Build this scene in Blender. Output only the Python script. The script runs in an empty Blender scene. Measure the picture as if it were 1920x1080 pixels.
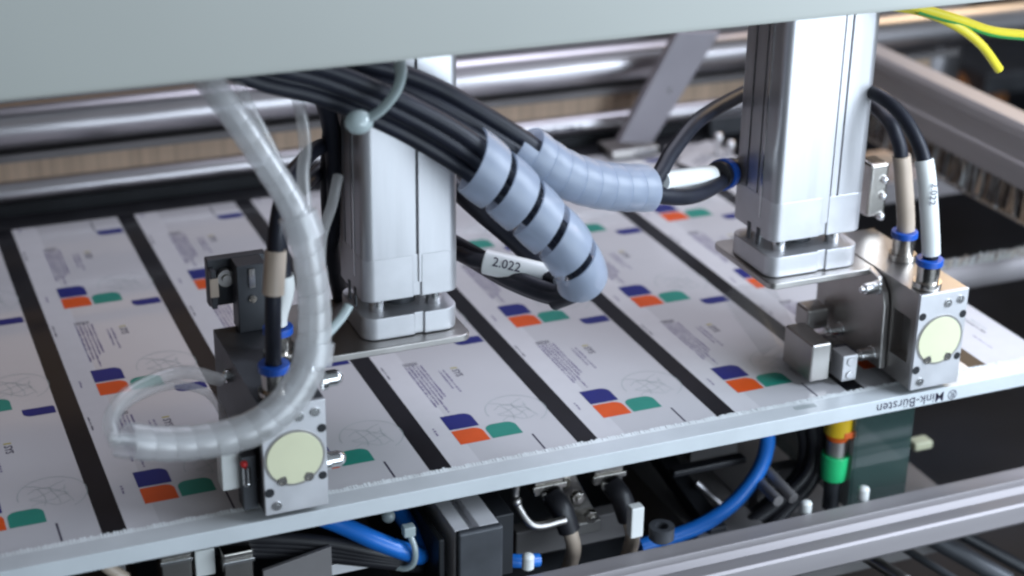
import bpy, bmesh, math, random
from mathutils import Vector, Matrix
random.seed(7)
scene = bpy.context.scene
col = scene.collection
MM = 0.001

# ------------------------------------------------------------------ camera
F, PIT, ROL, YAW = 3209.9, 0.41701, 0.015466, 0.398063
CAM = Vector((-76.62, -560.17, 344.94))            # millimetres
def _axes():
    h = Vector((math.sin(YAW), math.cos(YAW), 0)); r = Vector((math.cos(YAW), -math.sin(YAW), 0)); z = Vector((0, 0, 1))
    f = h*math.cos(PIT) - z*math.sin(PIT); u = h*math.sin(PIT) + z*math.cos(PIT)
    c, s = math.cos(ROL), math.sin(ROL)
    return r*c + u*s, -r*s + u*c, f
RX, UP, FW = _axes()
cam_data = bpy.data.cameras.new('camera')
cam = bpy.data.objects.new('camera', cam_data); col.objects.link(cam)
M3 = Matrix((RX, UP, -FW)).transposed()
cam.matrix_world = Matrix.Translation(CAM*MM) @ M3.to_4x4()
cam_data.sensor_width = 36; cam_data.lens = F/1920*36
cam_data.clip_start = 0.01; cam_data.clip_end = 50
cam_data.dof.use_dof = True; cam_data.dof.focus_distance = 0.70; cam_data.dof.aperture_fstop = 7.0
scene.camera = cam
scene.render.resolution_x = 1024; scene.render.resolution_y = 576
scene.cycles.filter_width = 2.4
scene.cycles.max_bounces = 10; scene.cycles.transparent_max_bounces = 16
scene.cycles.sample_clamp_indirect = 4
scene.cycles.caustics_refractive = False; scene.cycles.caustics_reflective = False
scene.view_settings.view_transform = 'Standard'; scene.view_settings.look = 'None'
scene.view_settings.exposure = 0; scene.view_settings.gamma = 1

def at(px, py, X=None, Y=None, z=None):
    """point (mm) seen at a picture position, on a given real plane"""
    d = RX*((px-960)/F) + UP*(-(py-540)/F) + FW
    if z is not None: t = (z-CAM.z)/d.z
    elif Y is not None: t = (Y-CAM.y)/d.y
    else: t = (X-CAM.x)/d.x
    return CAM + d*t

# ------------------------------------------------------------------ world and lamps
world = bpy.data.worlds.new('World'); scene.world = world; world.use_nodes = True
nt = world.node_tree; bg = nt.nodes['Background']
tc = nt.nodes.new('ShaderNodeTexCoord'); nz = nt.nodes.new('ShaderNodeTexNoise')
nz.inputs['Scale'].default_value = 3.2; nz.inputs['Detail'].default_value = 2
dot = nt.nodes.new('ShaderNodeVectorMath'); dot.operation = 'DOT_PRODUCT'; dot.inputs[1].default_value = (.55, -.75, .35)
add = nt.nodes.new('ShaderNodeMath'); add.operation = 'MULTIPLY_ADD'; add.inputs[1].default_value = .8
mr_ = nt.nodes.new('ShaderNodeMapRange'); mr_.inputs[1].default_value = -1; mr_.inputs[2].default_value = 1.6
cr = nt.nodes.new('ShaderNodeValToRGB')
cr.color_ramp.elements[0].position = .12; cr.color_ramp.elements[0].color = (.10, .055, .03, 1)
cr.color_ramp.elements[1].position = .85; cr.color_ramp.elements[1].color = (.75, .88, 1.0, 1)
e = cr.color_ramp.elements.new(.34); e.color = (.42, .30, .20, 1)
e = cr.color_ramp.elements.new(.55); e.color = (.36, .36, .42, 1)
nt.links.new(tc.outputs['Generated'], nz.inputs[0]); nt.links.new(tc.outputs['Generated'], dot.inputs[0])
nt.links.new(nz.outputs['Fac'], add.inputs[0]); nt.links.new(dot.outputs['Value'], add.inputs[2])
nt.links.new(add.outputs[0], mr_.inputs[0]); nt.links.new(mr_.outputs[0], cr.inputs[0]); nt.links.new(cr.outputs[0], bg.inputs[0])
bg.inputs[1].default_value = 0.27

def lamp(name, loc, target, size, power, color, sy=None):
    l = bpy.data.lights.new(name, 'AREA'); l.shape = 'RECTANGLE'; l.size = size; l.size_y = sy or size
    l.energy = power; l.color = color
    o = bpy.data.objects.new(name, l); col.objects.link(o)
    o.location = Vector(loc)*MM
    o.rotation_euler = (Vector(target)-Vector(loc)).to_track_quat('-Z', 'Y').to_euler()
    return o
lamp('key_lamp', (640, -260, 330), (340, 30, 40), .30, 4.2, (.76, .86, 1.0), .30)
lamp('front_lamp', (500, -740, 30), (220, 20, 100), .7, 5.6, (.76, .88, 1.0), .5)
lamp('overhead_lamp', (480, 330, 620), (260, 200, 0), .6, 3.1, (.82, .84, 1.0), .4)
lamp('warm_sheen_lamp', (90, 820, 285), (40, 200, 0), .30, .07, (1.0, .66, .38), .17)  # unseen warm lamp added to lay a tan sheen on the left cards
lamp('warm_side_lamp', (760, 420, 330), (480, 220, 10), .2, .55, (1.0, .74, .46), .2)

# ------------------------------------------------------------------ materials
MATS = {}
def mat(name, color, rough=.5, metal=0., noise=.08, nscale=60., bump=0., coat=0., coat_r=.08, trans=0., spec=None,
        stretch=None, emit=0, alpha=1., rvar=0., sss=0.):
    m = bpy.data.materials.new(name); m.use_nodes = True; n = m.node_tree; b = n.nodes['Principled BSDF']
    b.inputs['Roughness'].default_value = rough; b.inputs['Metallic'].default_value = metal
    b.inputs['Coat Weight'].default_value = coat; b.inputs['Coat Roughness'].default_value = coat_r
    b.inputs['Transmission Weight'].default_value = trans; b.inputs['Alpha'].default_value = alpha
    if spec is not None: b.inputs['Specular IOR Level'].default_value = spec
    if emit: b.inputs['Emission Color'].default_value = (*color, 1); b.inputs['Emission Strength'].default_value = emit
    t = n.nodes.new('ShaderNodeTexCoord'); g = n.nodes.new('ShaderNodeMapping'); q = n.nodes.new('ShaderNodeTexNoise')
    g.inputs['Scale'].default_value = stretch or (1, 1, 1)
    q.inputs['Scale'].default_value = nscale; q.inputs['Detail'].default_value = 5
    n.links.new(t.outputs['Object'], g.inputs[0]); n.links.new(g.outputs[0], q.inputs[0])
    r = n.nodes.new('ShaderNodeValToRGB')
    lo = [max(0, c*(1-noise*2)) for c in color]; hi = [min(1, c*(1+noise)) for c in color]
    r.color_ramp.elements[0].position = .3; r.color_ramp.elements[0].color = (*lo, 1)
    r.color_ramp.elements[1].position = .7; r.color_ramp.elements[1].color = (*hi, 1)
    n.links.new(q.outputs['Fac'], r.inputs[0]); n.links.new(r.outputs[0], b.inputs['Base Color'])
    if rvar:
        mr = n.nodes.new('ShaderNodeMapRange'); mr.inputs[3].default_value = max(.02, rough-rvar); mr.inputs[4].default_value = rough+rvar
        n.links.new(q.outputs['Fac'], mr.inputs[0]); n.links.new(mr.outputs[0], b.inputs['Roughness'])
    if bump:
        bn = n.nodes.new('ShaderNodeBump'); bn.inputs['Strength'].default_value = bump; bn.inputs['Distance'].default_value = .0006
        n.links.new(q.outputs['Fac'], bn.inputs['Height']); n.links.new(bn.outputs[0], b.inputs['Normal'])
        if coat: n.links.new(bn.outputs[0], b.inputs['Coat Normal'])
    MATS[name] = m
    return m
ALU = mat('brushed_aluminium', (.62, .62, .64), .42, .85, .07, 45, .08, stretch=(3, 3, .2), rvar=.10)
ALUH = mat('extruded_aluminium', (.36, .335, .345), .5, .35, .06, 60, .1, stretch=(.1, 2, 2), rvar=.08)
ALUY = mat('extruded_aluminium_lengthwise', (.50, .48, .48), .5, .5, .06, 60, .1, stretch=(2, .1, 2), rvar=.08)
ALUL = mat('pale_aluminium', (.78, .78, .80), .45, .25, .04, 60, .05)
ALUM = mat('milled_aluminium', (.68, .68, .70), .48, .75, .05, 70, .08, rvar=.06)
BRK = mat('bracket_steel', (.50, .48, .46), .36, 1, .08, 35, .1, rvar=.08)
DARK = mat('dark_anodised_and_shaded', (.075, .08, .09), .45, .3, .15, 50, .1)  # anodised parts, and painted shade on the left block
DARK2 = mat('dark_painted_metal', (.018, .02, .024), .5, .2, .2, 30, .1)
BLACK = mat('black_plastic', (.02, .02, .024), .42, 0, .2, 60, .1)
CAB = mat('black_cable_jacket', (.014, .016, .026), .46, 0, .15, 90, .15, spec=.35)
STEEL = mat('polished_steel', (.56, .54, .56), .34, 1, .08, 30, .1, stretch=(.2, 1, 1), rvar=.06)
CHROME = mat('bright_screw_steel', (.8, .8, .8), .2, 1, .05, 90)
ARM = mat('dull_zinc_plate', (.36, .34, .37), .5, .4, .06, 25, .1)
NICKEL = mat('nickel_plating', (.6, .57, .53), .22, 1, .08, 80)
PAPER = mat('white_print_paper', (.62, .615, .635), .5, 0, .015, 120, .02)
PAPERG = mat('white_print_glossy_film', (.60, .595, .615), .5, 0, .015, 25, .05, coat=.9, coat_r=.07)
GUT = mat('black_print_gutter', (.008, .008, .012), .45, 0, .2, 30, .04, coat=.2, coat_r=.09, spec=.2)
INKB = mat('blue_print', (.008, .014, .17), .5, 0, .05, 60, coat=.12, spec=.3)
INKO = mat('orange_print', (.72, .09, .008), .5, 0, .05, 60, coat=.12, spec=.3)
INKT = mat('teal_print', (.02, .25, .19), .5, 0, .05, 60, coat=.12, spec=.3)
INKK = mat('dark_print_ink', (.03, .025, .06), .55)
INKG = mat('pale_print_line', (.36, .42, .42), .55)
INKP = mat('violet_print_text', (.14, .11, .24), .55)
INKY = mat('yellow_print', (.45, .38, .06), .55)
BEAMM = mat('pale_green_lacquer', (.475, .49, .455), .42, 0, .015, 12, .03)
WHITEP = mat('white_brush_body', (.64, .68, .70), .35, .1, .03, 60, .05)
BRIS = mat('white_bristle', (.80, .84, .85), .5)
BRIST = mat('tan_bristle', (.58, .43, .31), .65, 0, .13, 260, .2, stretch=(1, 1, .02))
BRISG = mat('grey_bristle', (.16, .13, .12), .7, 0, .3, 300)
CREAM = mat('cream_plastic', (.72, .72, .50), .35, 0, .03, 40)
WSLEEVE = mat('white_label_sleeve', (.80, .82, .80), .3, 0, .03, 60)
WTAG = mat('bright_tag_plastic', (.92, .94, .92), .3, 0, .02, 60)
TSLEEVE = mat('tan_label_sleeve', (.55, .45, .36), .4, 0, .05, 60)
BLUEP = mat('blue_plastic', (.015, .10, .50), .35, 0, .06, 60)
BLUEH = mat('blue_air_hose', (.015, .17, .62), .3, 0, .05, 40)
YEL = mat('yellow_insulation', (.72, .62, .04), .4, 0, .05, 40)
GRN = mat('green_insulation', (.04, .30, .07), .4, 0, .05, 40)
GREENC = mat('green_cap_plastic', (.03, .62, .22), .35, 0, .05, 40)
YELC = mat('yellow_cap_plastic', (.80, .52, .02), .35, 0, .05, 40)
ORC = mat('orange_cap_plastic', (.80, .14, .02), .35, 0, .05, 40)
RED = mat('red_lamp', (.6, .02, .02), .3)
GLOWO = mat('orange_glow_brown', (.33, .13, .04), .5, 0, .3, 20)  # orange glow put into the colour
GREY = mat('grey_painted_steel', (.20, .19, .19), .5, .2, .1, 20, .05)
TRAY = mat('machine_bed_paint', (.012, .013, .017), .55, .2, .3, 12, .1)
PRINTW = mat('white_cable_print', (.6, .62, .66), .5)

def plastic(name, color, transp, transl, rough=.25, gloss=.25):
    """cloudy translucent plastic: diffuse + translucent + clear part + gloss"""
    m = bpy.data.materials.new(name); m.use_nodes = True; n = m.node_tree; n.nodes.clear()
    out = n.nodes.new('ShaderNodeOutputMaterial'); d = n.nodes.new('ShaderNodeBsdfDiffuse'); t = n.nodes.new('ShaderNodeBsdfTranslucent')
    c = n.nodes.new('ShaderNodeBsdfTransparent'); g = n.nodes.new('ShaderNodeBsdfGlossy')
    no = n.nodes.new('ShaderNodeTexNoise'); no.inputs['Scale'].default_value = 120
    tx = n.nodes.new('ShaderNodeTexCoord'); n.links.new(tx.outputs['Object'], no.inputs[0])
    rp = n.nodes.new('ShaderNodeValToRGB'); rp.color_ramp.elements[0].color = (*[k*.86 for k in color], 1); rp.color_ramp.elements[1].color = (*color, 1)
    n.links.new(no.outputs['Fac'], rp.inputs[0])
    for s in (d, t): n.links.new(rp.outputs[0], s.inputs[0])
    c.inputs[0].default_value = (.985, .99, 1, 1)
    g.inputs['Roughness'].default_value = rough
    def mix(a, b, f):
        x = n.nodes.new('ShaderNodeMixShader')
        if isinstance(f, float): x.inputs[0].default_value = f
        else: n.links.new(f, x.inputs[0])
        n.links.new(a, x.inputs[1]); n.links.new(b, x.inputs[2]); return x.outputs[0]
    s = mix(d.outputs[0], t.outputs[0], transl); s = mix(s, c.outputs[0], transp)
    fr = n.nodes.new('ShaderNodeFresnel'); fr.inputs[0].default_value = 1.5
    mul = n.nodes.new('ShaderNodeMath'); mul.operation = 'ADD'; mul.inputs[1].default_value = gloss*.15; n.links.new(fr.outputs[0], mul.inputs[0])
    geo = n.nodes.new('ShaderNodeNewGeometry'); inv = n.nodes.new('ShaderNodeMath'); inv.operation = 'SUBTRACT'; inv.inputs[0].default_value = 1
    n.links.new(geo.outputs['Backfacing'], inv.inputs[1])
    m2 = n.nodes.new('ShaderNodeMath'); m2.operation = 'MULTIPLY'; n.links.new(mul.outputs[0], m2.inputs[0]); n.links.new(inv.outputs[0], m2.inputs[1])
    s = mix(s, g.outputs[0], m2.outputs[0]); n.links.new(s, out.inputs[0])
    return m
WRAP = plastic('milky_blue_spiral_plastic', (.66, .74, .88), .40, .5, .36, 0.)
CLEAR = plastic('clear_spiral_plastic', (1, 1, .99), .70, .6, .30, .35)
TUBE = plastic('clear_tube_plastic', (1, 1, .98), .74, .6, .3, .3)
TIE = plastic('nylon_tie_plastic', (.66, .76, .76), .05, .4)
FILM = plastic('thin_clear_film', (.7, .76, .68), .90, .6, .25, -.15)
SMOKE = plastic('smoked_clear_plate', (.05, .11, .10), .42, .2, .1)

# ------------------------------------------------------------------ mesh helpers (all in millimetres, world coordinates)
class MB:
    def __init__(s): s.v = []; s.f = []; s.m = []; s.sm = []
    def add(s, vs, fs, mi=0, smooth=False):
        o = len(s.v); s.v += [tuple(v) for v in vs]
        for f in fs: s.f.append([i+o for i in f]); s.m.append(mi); s.sm.append(smooth)
        return s
    def bx(s, x0, x1, y0, y1, z0, z1, mi=0):
        vs = [(x, y, z) for x in (x0, x1) for y in (y0, y1) for z in (z0, z1)]
        return s.add(vs, [(0, 1, 3, 2), (4, 6, 7, 5), (0, 4, 5, 1), (2, 3, 7, 6), (0, 2, 6, 4), (1, 5, 7, 3)], mi)
    def prism(s, poly, o, u, v, w, mi=0, smooth=False):
        """poly in (u,v) from origin o, extruded by vector w"""
        o, u, v, w = map(Vector, (o, u, v, w)); n = len(poly)
        a = [o+u*p[0]+v*p[1] for p in poly]; b = [q+w for q in a]
        fs = [tuple(range(n))[::-1], tuple(range(n, 2*n))]
        s.add(a+b, fs, mi)
        k = len(s.v)-2*n
        for i in range(n): s.f.append([k+i, k+(i+1) % n, k+n+(i+1) % n, k+n+i]); s.m.append(mi); s.sm.append(smooth)
        return s
    def cyl(s, p0, p1, r, seg=28, mi=0, r1=None):
        p0, p1 = Vector(p0), Vector(p1); d = (p1-p0).normalized(); a = d.orthogonal().normalized(); b = d.cross(a); r1 = r if r1 is None else r1
        ring = lambda p, q: [p+(a*math.cos(2*math.pi*i/seg)+b*math.sin(2*math.pi*i/seg))*q for i in range(seg)]
        k = len(s.v); s.add(ring(p0, r)+ring(p1, r1), [tuple(range(seg))[::-1], tuple(range(seg, 2*seg))], mi)
        for i in range(seg): s.f.append([k+i, k+(i+1) % seg, k+seg+(i+1) % seg, k+seg+i]); s.m.append(mi); s.sm.append(True)
        return s
    def ringz(s, p0, p1, ro, ri, seg=32, mi=0):
        p0, p1 = Vector(p0), Vector(p1); d = (p1-p0).normalized(); a = d.orthogonal().normalized(); b = d.cross(a)
        ring = lambda p, q: [p+(a*math.cos(2*math.pi*i/seg)+b*math.sin(2*math.pi*i/seg))*q for i in range(seg)]
        k = len(s.v); s.v += [tuple(x) for x in ring(p0, ro)+ring(p1, ro)+ring(p1, ri)+ring(p0, ri)]
        for j in range(4):
            for i in range(seg):
                s.f.append([k+j*seg+i, k+j*seg+(i+1) % seg, k+((j+1) % 4)*seg+(i+1) % seg, k+((j+1) % 4)*seg+i]); s.m.append(mi); s.sm.append(True)
        return s
    def sph(s, c, r, mi=0, sc=(1, 1, 1), n=12):
        c = Vector(c); vs = []; fs = []
        for i in range(n+1):
            th = math.pi*i/n
            for j in range(2*n):
                ph = math.pi*j/n
                vs.append(c+Vector((math.sin(th)*math.cos(ph)*sc[0], math.sin(th)*math.sin(ph)*sc[1], math.cos(th)*sc[2]))*r)
        for i in range(n):
            for j in range(2*n): fs.append((i*2*n+j, (i+1)*2*n+j, (i+1)*2*n+(j+1) % (2*n), i*2*n+(j+1) % (2*n)))
        return s.add(vs, fs, mi, True)
    def tube(s, pts, r, seg=14, mi=0, res=10, flat=None):
        path = spline(pts, res); T, N, B = frames(path); k = len(s.v); n = len(path)
        for i, p in enumerate(path):
            q = r(i/(n-1)) if callable(r) else r
            for j in range(seg):
                a = 2*math.pi*j/seg
                s.v.append(tuple(p+N[i]*(q*math.cos(a))+B[i]*(q*(flat or 1)*math.sin(a))))
        for i in range(n-1):
            for j in range(seg):
                s.f.append([k+i*seg+j, k+i*seg+(j+1) % seg, k+(i+1)*seg+(j+1) % seg, k+(i+1)*seg+j]); s.m.append(mi); s.sm.append(True)
        s.f.append([k+j for j in range(seg)][::-1]); s.m.append(mi); s.sm.append(False)
        s.f.append([k+(n-1)*seg+j for j in range(seg)]); s.m.append(mi); s.sm.append(False)
        return s
    def helix(s, pts, r, pitch, width, thick=.7, seg=36, mi=0, phase=0., nw=4):
        """spiral wrap: a ribbon wound round a path"""
        path = spline(pts, 40); T, N, B = frames(path)
        L = [0]
        for i in range(1, len(path)): L.append(L[-1]+(path[i]-path[i-1]).length)
        tot = L[-1]
        def smp(d):
            d = min(max(d, 0), tot); lo, hi = 0, len(L)-1
            while hi-lo > 1:
                m_ = (lo+hi)//2
                if L[m_] <= d: lo = m_
                else: hi = m_
            t = (d-L[lo])/max(1e-6, L[hi]-L[lo])
            return path[lo].lerp(path[hi], t), N[lo].lerp(N[hi], t), B[lo].lerp(B[hi], t)
        turns = (tot-width)/pitch; nu = int(turns*seg); k = len(s.v); cross = 2*(nw+1)
        for i in range(nu+1):
            u = i/seg; a = 2*math.pi*u+phase
            for side in (0, 1):
                rng_ = range(nw+1) if side == 0 else range(nw, -1, -1)
                for j in rng_:
                    w = j/nw; P, n_, b_ = smp(u*pitch+w*width)
                    belly = 1+.03*math.sin(math.pi*w)
                    q = (r(u/turns) if callable(r) else r)*belly-(thick if side else 0)
                    s.v.append(tuple(P+n_*(q*math.cos(a))+b_*(q*math.sin(a))))
        for i in range(nu):
            for j in range(cross):
                s.f.append([k+i*cross+j, k+i*cross+(j+1) % cross, k+(i+1)*cross+(j+1) % cross, k+(i+1)*cross+j]); s.m.append(mi); s.sm.append(True)
        return s
    def text(s, body, o, u, v, size, mi=0, thick=.0, w=None, spacing=1.0, off=0.0):
        """lettering laid on a real surface: o = start point, u = reading direction, v = up of the letters"""
        c = bpy.data.curves.new('lettering', 'FONT'); c.body = body; c.size = size; c.space_character = spacing; c.offset = off; c.resolution_u = 2
        t = bpy.data.objects.new('lettering', c); col.objects.link(t); bpy.context.view_layer.update()
        me = bpy.data.meshes.new_from_object(t.evaluated_get(bpy.context.evaluated_depsgraph_get()))
        o, u, v = Vector(o), Vector(u).normalized(), Vector(v).normalized(); k = len(s.v); nn = u.cross(v)*thick
        s.v += [tuple(o+u*q.co.x+v*q.co.y+nn) for q in me.vertices]
        me.calc_loop_triangles()
        for p in me.loop_triangles: s.f.append([i+k for i in p.vertices]); s.m.append(mi); s.sm.append(False)
        wd = max([q.co.x for q in me.vertices] or [0])
        bpy.data.objects.remove(t); bpy.data.curves.remove(c); bpy.data.meshes.remove(me)
        return wd

def spline(pts, res=10):
    P = [Vector(p) for p in pts]
    if len(P) < 3: return [P[0].lerp(P[-1], i/res) for i in range(res+1)]
    Q = [P[0]*2-P[1]]+P+[P[-1]*2-P[-2]]; out = []
    for i in range(1, len(Q)-2):
        a, b, c, d = Q[i-1:i+3]
        for k in range(res):
            t = k/res
            out.append(.5*((2*b)+(c-a)*t+(2*a-5*b+4*c-d)*t*t+(3*b-a-3*c+d)*t**3))
    out.append(P[-1]); return out
def frames(path):
    T = []; n = len(path)
    for i in range(n): T.append((path[min(i+1, n-1)]-path[max(i-1, 0)]).normalized())
    N = [T[0].orthogonal().normalized()]
    for i in range(1, n):
        v = N[-1]-T[i]*N[-1].dot(T[i]); N.append(v.normalized())
    return T, N, [T[i].cross(N[i]) for i in range(n)]
def pp(*a): return [at(x, y, Y=Y) for x, y, Y in a]
def shift(pts, dx=0, dy=0, dz=0): return [Vector(p)+Vector((dx, dy, dz)) for p in pts]

ROOT = {}
def tag(o, label=None, cat=None, group=None, kind=None):
    if label: o['label'] = label
    if cat: o['category'] = cat
    if group: o['group'] = group
    if kind: o['kind'] = kind
    return o
def thing(name, base, label, cat, group=None):
    o = bpy.data.objects.new(name, None); o.empty_display_size = .01; col.objects.link(o)
    o.location = Vector(base)*MM; ROOT[o.name] = Vector(base)
    return tag(o, label, cat, group)
def obj(name, mb, mats, parent=None, bevel=0., base=None, label=None):
    if not isinstance(mats, (list, tuple)): mats = [mats]
    if parent is not None: b = ROOT[parent.name]
    elif base is not None: b = Vector(base)
    else:
        xs = list(zip(*mb.v)); b = Vector(((min(xs[0])+max(xs[0]))/2, (min(xs[1])+max(xs[1]))/2, min(xs[2])))
    me = bpy.data.meshes.new(name)
    me.from_pydata([tuple((Vector(v)-b)*MM) for v in mb.v], [], mb.f)
    for m in mats: me.materials.append(m)
    for p, mi, sm in zip(me.polygons, mb.m, mb.sm): p.material_index = mi; p.use_smooth = sm
    me.validate(); bm = bmesh.new(); bm.from_mesh(me)
    bmesh.ops.recalc_face_normals(bm, faces=bm.faces); bm.to_mesh(me); bm.free(); me.update()
    o = bpy.data.objects.new(name, me); col.objects.link(o); ROOT[o.name] = b
    if parent is not None: o.parent = parent
    else: o.location = b*MM
    if bevel:
        m = o.modifiers.new('bevel', 'BEVEL'); m.width = bevel*MM; m.segments = 3; m.limit_method = 'ANGLE'; m.angle_limit = math.radians(50)
        m.harden_normals = True
        for p in me.polygons: p.use_smooth = True
    me.set_sharp_from_angle(angle=math.radians(42 if not bevel else 28))
    if label: o['label'] = label
    return o
def copy_tree(o, delta, parent=None):
    c = o.copy(); col.objects.link(c)
    if parent is None: c.location = o.location+Vector(delta)*MM; ROOT[c.name] = ROOT[o.name]+Vector(delta)
    else: c.parent = parent; ROOT[c.name] = ROOT[parent.name]
    for ch in [x for x in bpy.data.objects if x.parent == o]: copy_tree(ch, delta, c)
    return c

# ================================================================== SETTING
obj('floor', MB().bx(-900, 1600, -900, 2000, -190, -180), TRAY)['kind'] = 'structure'
obj('back_wall', MB().bx(-900, 2400, 1100, 1120, -180, 1200), DARK2)['kind'] = 'structure'

# ---- machine bed that carries the printed sheet
t = thing('conveyor_bed', (170, 160, -14), 'flat black conveyor bed lying right under the printed sheet', 'conveyor')
obj('bed_plate', MB().bx(-140, 426, 4, 338, -9, -.6), DARK2, t)
obj('bed_belt', MB().bx(-138, 424, 323, 338, -.55, -.1), BLACK, t)

# ---- printed sheet with rows of cards
sheet = thing('printed_sheet', (170, 160, -.5), 'wide white printed sheet of card designs with black gutters lying on the machine bed', 'printed sheet')
obj('gutter_sheet', MB().bx(-140, 427.5, -.5, 322, -.5, 0), GUT, sheet)
def rrect(x0, x1, y0, y1, tl=0, tr=0, bl=0, br=0):
    p = []
    for cx, cy, r, a0 in ((x0, y0, bl, 180), (x1, y0, br, 270), (x1, y1, tr, 0), (x0, y1, tl, 90)):
        if not r: p.append((cx, cy)); continue
        ox = cx+r if cx == x0 else cx-r; oy = cy+r if cy == y0 else cy-r
        for k in range(6): a = math.radians(a0+90*k/5); p.append((ox+r*math.cos(a), oy+r*math.sin(a)))
    return p
def flat(mb, poly, ox, oy, z, mi): mb.add([(ox+x, oy+y, z) for x, y in poly], [tuple(range(len(poly)))], mi)
def line_arc(mb, ox, oy, pts, w, z, mi):
    for (a, b) in zip(pts[:-1], pts[1:]):
        a, b = Vector(a), Vector(b); d = b-a
        if d.length < 1e-4: continue
        n_ = Vector((-d.y, d.x)).normalized()*w/2
        flat(mb, [a-n_, b-n_, b+n_, a+n_], ox, oy, z, mi)
CARD_MATS = [PAPER, PAPERG, INKB, INKO, INKT, INKK, INKG, INKP, INKY]
def make_card(x, y, w, y0, y1, last=False):
    mb = MB(); z = .06
    flat(mb, rrect(0, 12.5 if not last else w, y0, y1), x, y, z, 0)
    if not last:
        flat(mb, rrect(12.5, w, y0, y1), x, y, z, 1)
    Z = .12
    rnd = random.Random(3)
    def ok(a, b): return y0 <= a and b <= y1
    def txt(xx, ya, yb, mi, h=1.0):                # a line of small print running away from the front edge
        q = ya
        while q < yb:
            l = rnd.uniform(.6, 1.3)
            if ok(q, q+l):
                flat(mb, rrect(xx, xx+h*rnd.uniform(.6, 1), q, q+l), x, y, Z, mi)
            q += l+rnd.choice((.28, .28, .3, .9))
    if last:
        txt(20, 30, 46, 5, 1.2); txt(23, 33, 44, 6, .8); txt(13, 15, 30, 7, .7)
    if not last:
        if ok(18, 44):
            flat(mb, rrect(10, 23.3, 18, 30), x, y, Z, 3) if False else flat(mb, rrect(10, 23.2, 17.5, 29.5, tr=4), x, y, Z, 3)
            flat(mb, rrect(10, 23.2, 30.6, 43, tr=4), x, y, Z, 2)
            flat(mb, rrect(24.4, 38, 18, 29.5, tl=4, tr=4), x, y, Z, 4)
        if y > 50 and ok(8.5, 16):
            flat(mb, rrect(41.5, 55, 9, 16, bl=3.5, tl=.2, tr=1.2), x, y, Z, 2)
        if ok(2, 16) and y < 50: flat(mb, rrect(40.7, 41.5, 2.2, 15.6), x, y, Z, 5)
        if y > 250: flat(mb, rrect(40.7, 41.4, 16, 30), x, y, Z, 5)
        txt(1.3, 84, 105, 5, .9); txt(3.4, 28, 34, 7, 1.1)
        for i, (a, b) in enumerate(((58, 92), (60, 92), (52, 92), (64, 92), (66, 92))):
            txt(11.5+i*1.75, a-6, b, 7, 1.0)
        txt(11.5, 93.5, 95.5, 5, 7) if ok(93, 95.5) else None
        txt(26.5, 62, 84, 7, 1.0); txt(24.5, 66, 84, 7, .9)
        if ok(72, 86): mb.text('SYS', (x+30.5, y+83, Z), (0, -1, 0), (1, 0, 0), 4.6, 5, off=.08)
        if ok(84, 88): flat(mb, rrect(30.5, 33.6, 84.2, 85.2), x, y, Z, 8)
        if ok(24, 54):                           # thin map roundel
            C = Vector((43, 38)); R = 13.2
            line_arc(mb, x, y, [C+Vector((math.cos(a), math.sin(a)))*R for a in [math.radians(k) for k in range(-60, 190, 8)]], .28, Z, 6)
            for k in range(5):
                p = [C+Vector((-9+q*3.0, -7+3.6*k+1.8*math.sin(q*1.3+k*1.9)+rnd.uniform(-.5, .5))) for q in range(6)]
                line_arc(mb, x, y, p, .25, Z, 6)
            for k in range(3):
                p = [C+Vector((-4+k*5+1.2*math.sin(q+k), -8+q*3.4)) for q in range(5)]
                line_arc(mb, x, y, p, .22, Z, 6)
    return mb
c_i = 0
for ci in range(-3, 7):
    x0 = ci*65+4.6; w = 55.8
    if ci == 6: w = 427.5-x0
    for ri in range(4):
        y = ri*96.3; y0 = 0.0 if ri else .2; y1 = 96.3 if ri < 3 else 322-y
        obj('card', make_card(x0, y, w, y0, y1, ci == 6), CARD_MATS, sheet)
# second flap of sheet near the far corner, slightly lifted
mb = MB(); pts = [at(1268, 302, z=3.0), at(1325, 262, z=3.0), at(1375, 296, z=3.0), at(1330, 330, z=3.0)]
n_ = len(pts); mb.add([*pts, *[p-Vector((0, 0, .6)) for p in pts]], [(0, 1, 2, 3), (7, 6, 5, 4), (0, 4, 5, 1), (1, 5, 6, 2), (2, 6, 7, 3), (3, 7, 4, 0)], 0)
u = (pts[2]-pts[1]).normalized(); v = (pts[1]-pts[0]).normalized()
for k in range(3):
    a = pts[0]+u*(12+k*4)+v*(10)+Vector((0, 0, .1)); b_ = a+v*18; mb.add([a, a+u*.9, b_+u*.9, b_], [(0, 1, 2, 3)], 1)
obj('loose_flap', mb, [PAPER, INKK], sheet, label='loose white flap with dark text lines')

# ---- front strip brush
fb = thing('strip_brush', (170, -6, -7), 'long white strip brush bar with upside down lettering along the front edge of the sheet', 'brush', 'white strip brushes')
mb = MB(); mb.prism([(-12.2, -6.2), (-12.2, .9), (-1.2, .9), (-.8, -6.2)], (-160, 0, 0), (0, 1, 0), (0, 0, 1), (740, 0, 0))
obj('brush_body', mb, WHITEP, fb, bevel=.25)
mb = MB(); rr = random.Random(5); x = -160
while x < 578:
    w_ = rr.uniform(.9, 1.5); h = rr.uniform(1.0, 1.35); dy = rr.uniform(-.3, .6)
    mb.add([(x, -2.6, .92), (x+w_, -2.6, .92), (x+w_*.9, dy, h), (x+.1, dy, h), (x, -2.6, .1), (x+w_, -2.6, .1), (x+w_*.9, dy+.1, .25), (x+.1, dy+.1, .25)],
           [(0, 1, 2, 3), (4, 7, 6, 5), (3, 2, 6, 7), (0, 3, 7, 4), (1, 5, 6, 2)], 0)
    x += w_+rr.uniform(.03, .22)
obj('bristle_row', mb, BRIS, fb)
mb = MB()
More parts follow.
